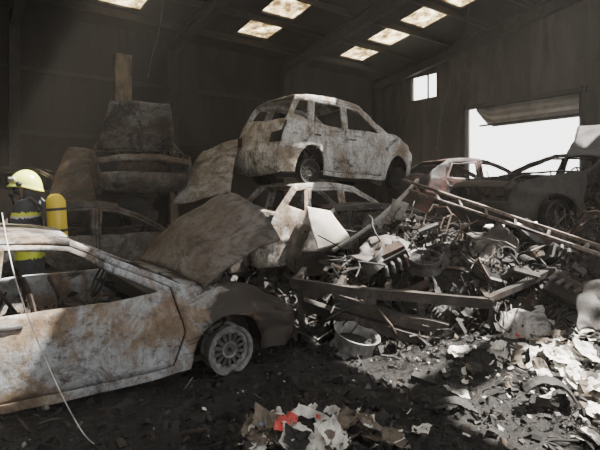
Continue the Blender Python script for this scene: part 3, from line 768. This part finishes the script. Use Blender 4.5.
x, y = gp(545, 412)
strip('tyre_tread', [Vector((x+.26*math.cos(t*.19), y+.05*math.sin(t*.3), H(x, y)-.02+.26*math.sin(t*.19))) for t in range(2, 13)], .15, M['char'], (.35, 1, 0))
x, y = gp(450, 412)
strip('tyre_tread', [Vector((x+.2*math.cos(t*.2), y, H(x, y)-.10+.2*math.sin(t*.2))) for t in range(4, 13)], .12, M['char'], (.6, 1, 0))
# ---------------------------------------------------------------- cables
def cable(name, pts, r, mat):
    cu = bpy.data.curves.new(name, 'CURVE'); cu.dimensions = '3D'; cu.bevel_depth = r; cu.bevel_resolution = 2
    sp = cu.splines.new('NURBS'); sp.points.add(len(pts)-1)
    for i, p in enumerate(pts): sp.points[i].co = (p[0], p[1], p[2], 1)
    sp.use_endpoint_u = True; sp.order_u = 4
    o = bpy.data.objects.new(name, cu); bpy.context.collection.objects.link(o); cu.materials.append(mat)
cable('loose_cable', [PW(2, 213, 3.45), PW(5, 232, 3.2), PW(12, 270, 2.98), PW(25, 310, 2.95), PW(45, 360, 2.93), PW(66, 405, 2.95), PW(90, 447, 3.0), (-1.28, 3.0, .03)], .0036, M['cable'])
cable('hanging_cable', [PW(166, -40, 9.5), PW(164, 0, 9.5), PW(160, 35, 9.6), PW(150, 60, 9.6), PW(148, 78, 9.6)], .008, M['ash'])
cable('hanging_cable', [PW(474, -40, 9.5), PW(470, 20, 9.5), PW(455, 70, 9.6), PW(440, 110, 9.8), PW(436, 150, 9.9)], .010, M['dcable'])

# ---------------------------------------------------------------- firefighter
def skin_mesh(verts, edges, radii, sub=2):
    me = bpy.data.meshes.new('tmp'); me.from_pydata(verts, edges, [])
    ob = bpy.data.objects.new('tmp', me); bpy.context.collection.objects.link(ob)
    ob.modifiers.new('s', 'SKIN')
    for i, r in enumerate(radii):
        sv = me.skin_vertices[0].data[i]
        sv.radius = r if isinstance(r, tuple) else (r, r)
    me.skin_vertices[0].data[0].use_root = True
    m = ob.modifiers.new('u', 'SUBSURF'); m.levels = sub; m.render_levels = sub
    dg = bpy.context.evaluated_depsgraph_get(); dg.update()
    out = bpy.data.meshes.new_from_object(ob.evaluated_get(dg))
    bpy.data.objects.remove(ob, do_unlink=True); return out
def addm(name, me, mats, parent, fn=None):
    me.materials.clear()
    for m in mats: me.materials.append(m)
    for p in me.polygons:
        p.use_smooth = True
        p.material_index = fn(p.center) if fn else 0
    o = bpy.data.objects.new(name, me); bpy.context.collection.objects.link(o); o.parent = parent; return o
jacket = simple('turnout_navy', (.03, .035, .045), .8, 0, .3, 20)
hv = simple('hi_vis_yellow', (.66, .74, .05), .6, 0, .1, 20)
refl = simple('reflective_tape', (.6, .6, .58), .4, .2, .1, 20)
skinm = simple('skin', (.48, .30, .22), .5, 0, .08, 20)
helm = simple('helmet_lime', (.74, .82, .17), .3, 0, .1, 3)
tankm = simple('air_tank_yellow', (.85, .64, .04), .35, 0, .1, 4)
blk = simple('black_rubber', (.02, .02, .02), .5)
ff = empty('firefighter', (-3.0, 5.25, 0), (0, 0, math.radians(188)))
V = [(0, 0, .95), (0, 0, 1.12), (.01, 0, 1.32), (.02, 0, 1.46), (.04, 0, 1.56),
     (0, .19, 1.45), (.06, .27, 1.20), (.28, .20, 1.08), (0, -.19, 1.45), (.06, -.27, 1.20), (.28, -.20, 1.08),
     (0, .10, .86), (.04, .12, .48), (0, .13, .10), (.17, .15, .055), (0, -.10, .86), (.04, -.12, .48), (0, -.13, .10), (.17, -.15, .055)]
E = [(0, 1), (1, 2), (2, 3), (3, 4), (3, 5), (5, 6), (6, 7), (3, 8), (8, 9), (9, 10), (0, 11), (11, 12), (12, 13), (13, 14), (0, 15), (15, 16), (16, 17), (17, 18)]
Rd = [(.17, .15), (.16, .15), (.17, .15), (.13, .11), .065, .10, .075, .055, .10, .075, .055, .12, .09, .075, .06, .12, .09, .075, .06]
me = skin_mesh(V, E, Rd, 3)
def cl(c):
    if c.z < .14: return 3
    if c.z > 1.53: return 0
    if .90 < c.z < 1.12: return 1
    if 1.12 <= c.z < 1.16 and abs(c.y) < .19: return 2
    if 1.16 <= c.z < 1.20 and abs(c.y) < .19: return 1
    if 1.37 < c.z < 1.41: return 1
    if 1.35 < c.z <= 1.37: return 2
    return 0
addm('turnout_gear', me, [jacket, hv, refl, blk], ff, cl)
for s in (-1, 1):
    V = [(.28, .20*s, 1.08), (.34, .185*s, 1.06), (.385, .175*s, 1.045)]; E = [(0, 1), (1, 2)]; Rd = [(.03, .03), (.036, .022), (.036, .018)]
    for k in range(4):
        yy = .175*s+(-.027+.018*k); ln = (.075, .085, .09, .07)[k]; n0 = len(V)
        V += [(.39, yy, 1.045), (.39+ln*.5, yy, 1.035), (.39+ln*.8, yy, 1.01), (.39+ln*.85, yy, .985)]
        E += [(2, n0), (n0, n0+1), (n0+1, n0+2), (n0+2, n0+3)]; Rd += [.010, .0095, .009, .0075]
    n0 = len(V); V += [(.345, .185*s-.03*s, 1.05), (.375, .185*s-.055*s, 1.035), (.405, .185*s-.06*s, 1.02)]; E += [(1, n0), (n0, n0+1), (n0+1, n0+2)]; Rd += [.012, .0105, .009]
    addm('gloved_hand_%d' % (1 if s > 0 else 2), skin_mesh(V, E, Rd, 2), [blk], ff)
bm = bmesh.new(); bmesh.ops.create_uvsphere(bm, u_segments=32, v_segments=24, radius=1)
for v in bm.verts:
    x, y, z = v.co
    w = 1.0
    if z < 0: w = 1-.28*z*z
    v.co.x = x*.098*w+(.012 if z < -.2 and x > 0 else 0); v.co.y = y*.077*w; v.co.z = z*.122
    if x > .8 and abs(y) < .2 and -.35 < z < .12: v.co.x += .024*(1-abs(y)/.2)*(1-abs(z+.2)/.35)
    if x > .7 and abs(abs(y)-.38) < .17 and -.02 < z < .2: v.co.x -= .010
    if x > .8 and abs(y) < .3 and -.62 < z < -.5: v.co.x += .006
me = bpy.data.meshes.new('head'); bm.to_mesh(me); bm.free()
o = addm('head', me, [skinm], ff); hc = Vector((.055, 0, 1.685)); o.location = hc
acc = Acc()
for s in (-1, 1):
    acc.lathe([(.001, .012), (.008, .009), (.012, 0), (.008, -.009)], 12, Matrix.Translation(hc+Vector((.082, .03*s, .008))) @ Matrix.Rotation(1.57, 4, 'Y'), 0)
    acc.lathe([(.001, .010), (.02, .012), (.03, .004), (.026, -.006)], 16, Matrix.Translation(hc+Vector((-.005, .078*s, -.01))) @ Matrix.Rotation(-1.57*s, 4, 'X'), 1)
acc.obj('eyes_and_ears', [refl, skinm], ff, True)
acc = Acc()
acc.lathe([(.001, .075), (.03, .072), (.055, .05), (.07, .015), (.075, -.02)], 24, Matrix.Translation(hc+Vector((.055, 0, -.03))) @ Matrix.Rotation(1.57, 4, 'Y'), 0)
acc.tube([hc+Vector((.11, 0, -.07)), hc+Vector((.16, 0, -.10))], .03, 14, 0)
acc.tube([hc+Vector((.15, 0, -.1)), hc+Vector((.16, -.1, -.2)), hc+Vector((.05, -.17, -.26)), hc+Vector((-.1, -.12, -.3))], .013, 8, 0)
acc.obj('breathing_mask', [blk], ff, True)
vs = []; fs = []; nu, nv = 40, 16
for i in range(nv+1):
    ph = i/nv*math.radians(100)
    for k in range(nu):
        a = 2*math.pi*k/nu; r = math.sin(ph)
        x = .165*r*math.cos(a); y = .128*r*math.sin(a); z = .15*math.cos(ph)
        if abs(y) < .03: z += .012*(1-abs(y)/.03)*max(0, math.cos(ph))
        if i >= nv-1:
            fl = 1.12 if i == nv else 1.02
            x *= fl*(1.08 if math.cos(a) > .3 else 1.0); y *= fl
        if math.cos(a) < 0: z -= .05*abs(math.cos(a))*(i/nv)**2
        vs.append((x, y, z))
for i in range(nv):
    for k in range(nu):
        k2 = (k+1) % nu; fs.append((i*nu+k, i*nu+k2, (i+1)*nu+k2, (i+1)*nu+k))
o = mesh_obj('helmet', vs, fs, [helm], ff, smooth=True); solid(o, .008); o.location = hc+Vector((-.005, 0, .025))
acc = Acc()
pts = [hc+Vector((.17*math.cos(t), .137*math.sin(t), .055)) for t in [math.radians(-70+i*14) for i in range(11)]]
for i in range(10):
    a, b_ = pts[i], pts[i+1]; acc.add([a, b_, b_+Vector((.0, 0, .05)), a+Vector((0, 0, .05))], [(0, 1, 2, 3)], 0)
o = acc.obj('helmet_visor', [refl], ff, True); solid(o, .006)
acc = Acc()
for s in (-1, 1): acc.tube([hc+Vector((.01, .132*s, .03)), hc+Vector((.01, .150*s, .03))], .028, 14, 0)
pts = [(-.14*math.cos(t), .12*math.sin(t)) for t in [math.radians(-80+i*16) for i in range(11)]]
vs = []
for (x, y) in pts: vs += [hc+Vector((x, y, .0)), hc+Vector((x*1.1, y*1.1, -.13))]
acc.add(vs, [(2*i, 2*i+1, 2*i+3, 2*i+2) for i in range(10)], 1)
o = acc.obj('helmet_neck_curtain', [blk, jacket], ff, True); solid(o, .006)
acc = Acc(); T = Matrix.Translation((-.29, 0, 1.05)) @ Matrix.Rotation(math.radians(4), 4, 'Y')
acc.lathe([(.001, .56), (.04, .555), (.075, .53), (.098, .49), (.105, .45), (.105, .06), (.09, .02), (.04, -.01), (.001, -.015)], 28, T, 0)
acc.lathe([(.107, .40), (.107, .37)], 28, T, 1); acc.lathe([(.107, .16), (.107, .13)], 28, T, 1)
acc.tube([T @ Vector((0, 0, -.01)), T @ Vector((0, 0, -.07))], .025, 10, 2); acc.tube([T @ Vector((0, -.05, -.05)), T @ Vector((0, .05, -.05))], .018, 10, 2)
acc.box((-.17, 0, 1.25), (.035, .24, .55), 2)
acc.obj('air_tank', [tankm, blk, blk], ff, True)
acc = Acc()
for s in (-1, 1):
    acc.tube([(-.16, .11*s, 1.45), (-.05, .12*s, 1.56), (.08, .12*s, 1.52), (.17, .12*s, 1.38), (.14, .15*s, 1.15), (-.1, .16*s, 1.05)], .02, 8, 0)
acc.obj('harness_straps', [blk], ff, True)

# ---------------------------------------------------------------- haze
m = bpy.data.materials.new('smoke_haze'); m.use_nodes = True; nt = m.node_tree
for n_ in list(nt.nodes):
    if n_.type == 'BSDF_PRINCIPLED': nt.nodes.remove(n_)
vs_ = nt.nodes.new('ShaderNodeVolumeScatter'); vs_.inputs['Density'].default_value = .0028; vs_.inputs['Anisotropy'].default_value = .2
vs_.inputs['Color'].default_value = (.95, .89, .80, 1)
nt.links.new(vs_.outputs[0], nt.nodes['Material Output'].inputs['Volume'])
acc = Acc()
q = [BP(.02, .02, 0), BP(AMAX-.02, .02, 0), BP(AMAX-.02, BMAX, 0), BP(.02, BMAX, 0)]
zt = [roofz(.02), roofz(.02), roofz(BMAX), roofz(BMAX)]
vv = [Vector((p.x, p.y, -.02)) for p in q]+[Vector((p.x, p.y, z-.02)) for p, z in zip(q, zt)]
acc.add(vv, [(0, 3, 2, 1), (4, 5, 6, 7), (0, 1, 5, 4), (1, 2, 6, 5), (2, 3, 7, 6), (3, 0, 4, 7)], 0)
acc.obj('smoke_haze', [m])

# ---------------------------------------------------------------- light
w = bpy.data.worlds.new('World'); bpy.context.scene.world = w; w.use_nodes = True
bg = w.node_tree.nodes['Background']; bg.inputs[0].default_value = (1.0, .98, .96, 1); bg.inputs[1].default_value = 4.6
sl = bpy.data.lights.new('sun', 'SUN'); sl.energy = 34; sl.angle = math.radians(.6); sl.color = (1, .94, .85)
so = bpy.data.objects.new('sun', sl); bpy.context.collection.objects.link(so)
sd = Vector((.45, .05, .85)); so.rotation_euler = sd.to_track_quat('Z', 'Y').to_euler(); so.location = (10, -8, 20)

cam = bpy.data.cameras.new('camera'); co = bpy.data.objects.new('camera', cam); bpy.context.collection.objects.link(co)
cam.sensor_width = 36; cam.lens = F/600*36; cam.shift_y = -35/600; co.location = (0, 0, CAMH); co.rotation_euler = (math.radians(90), 0, 0)
bpy.context.scene.camera = co
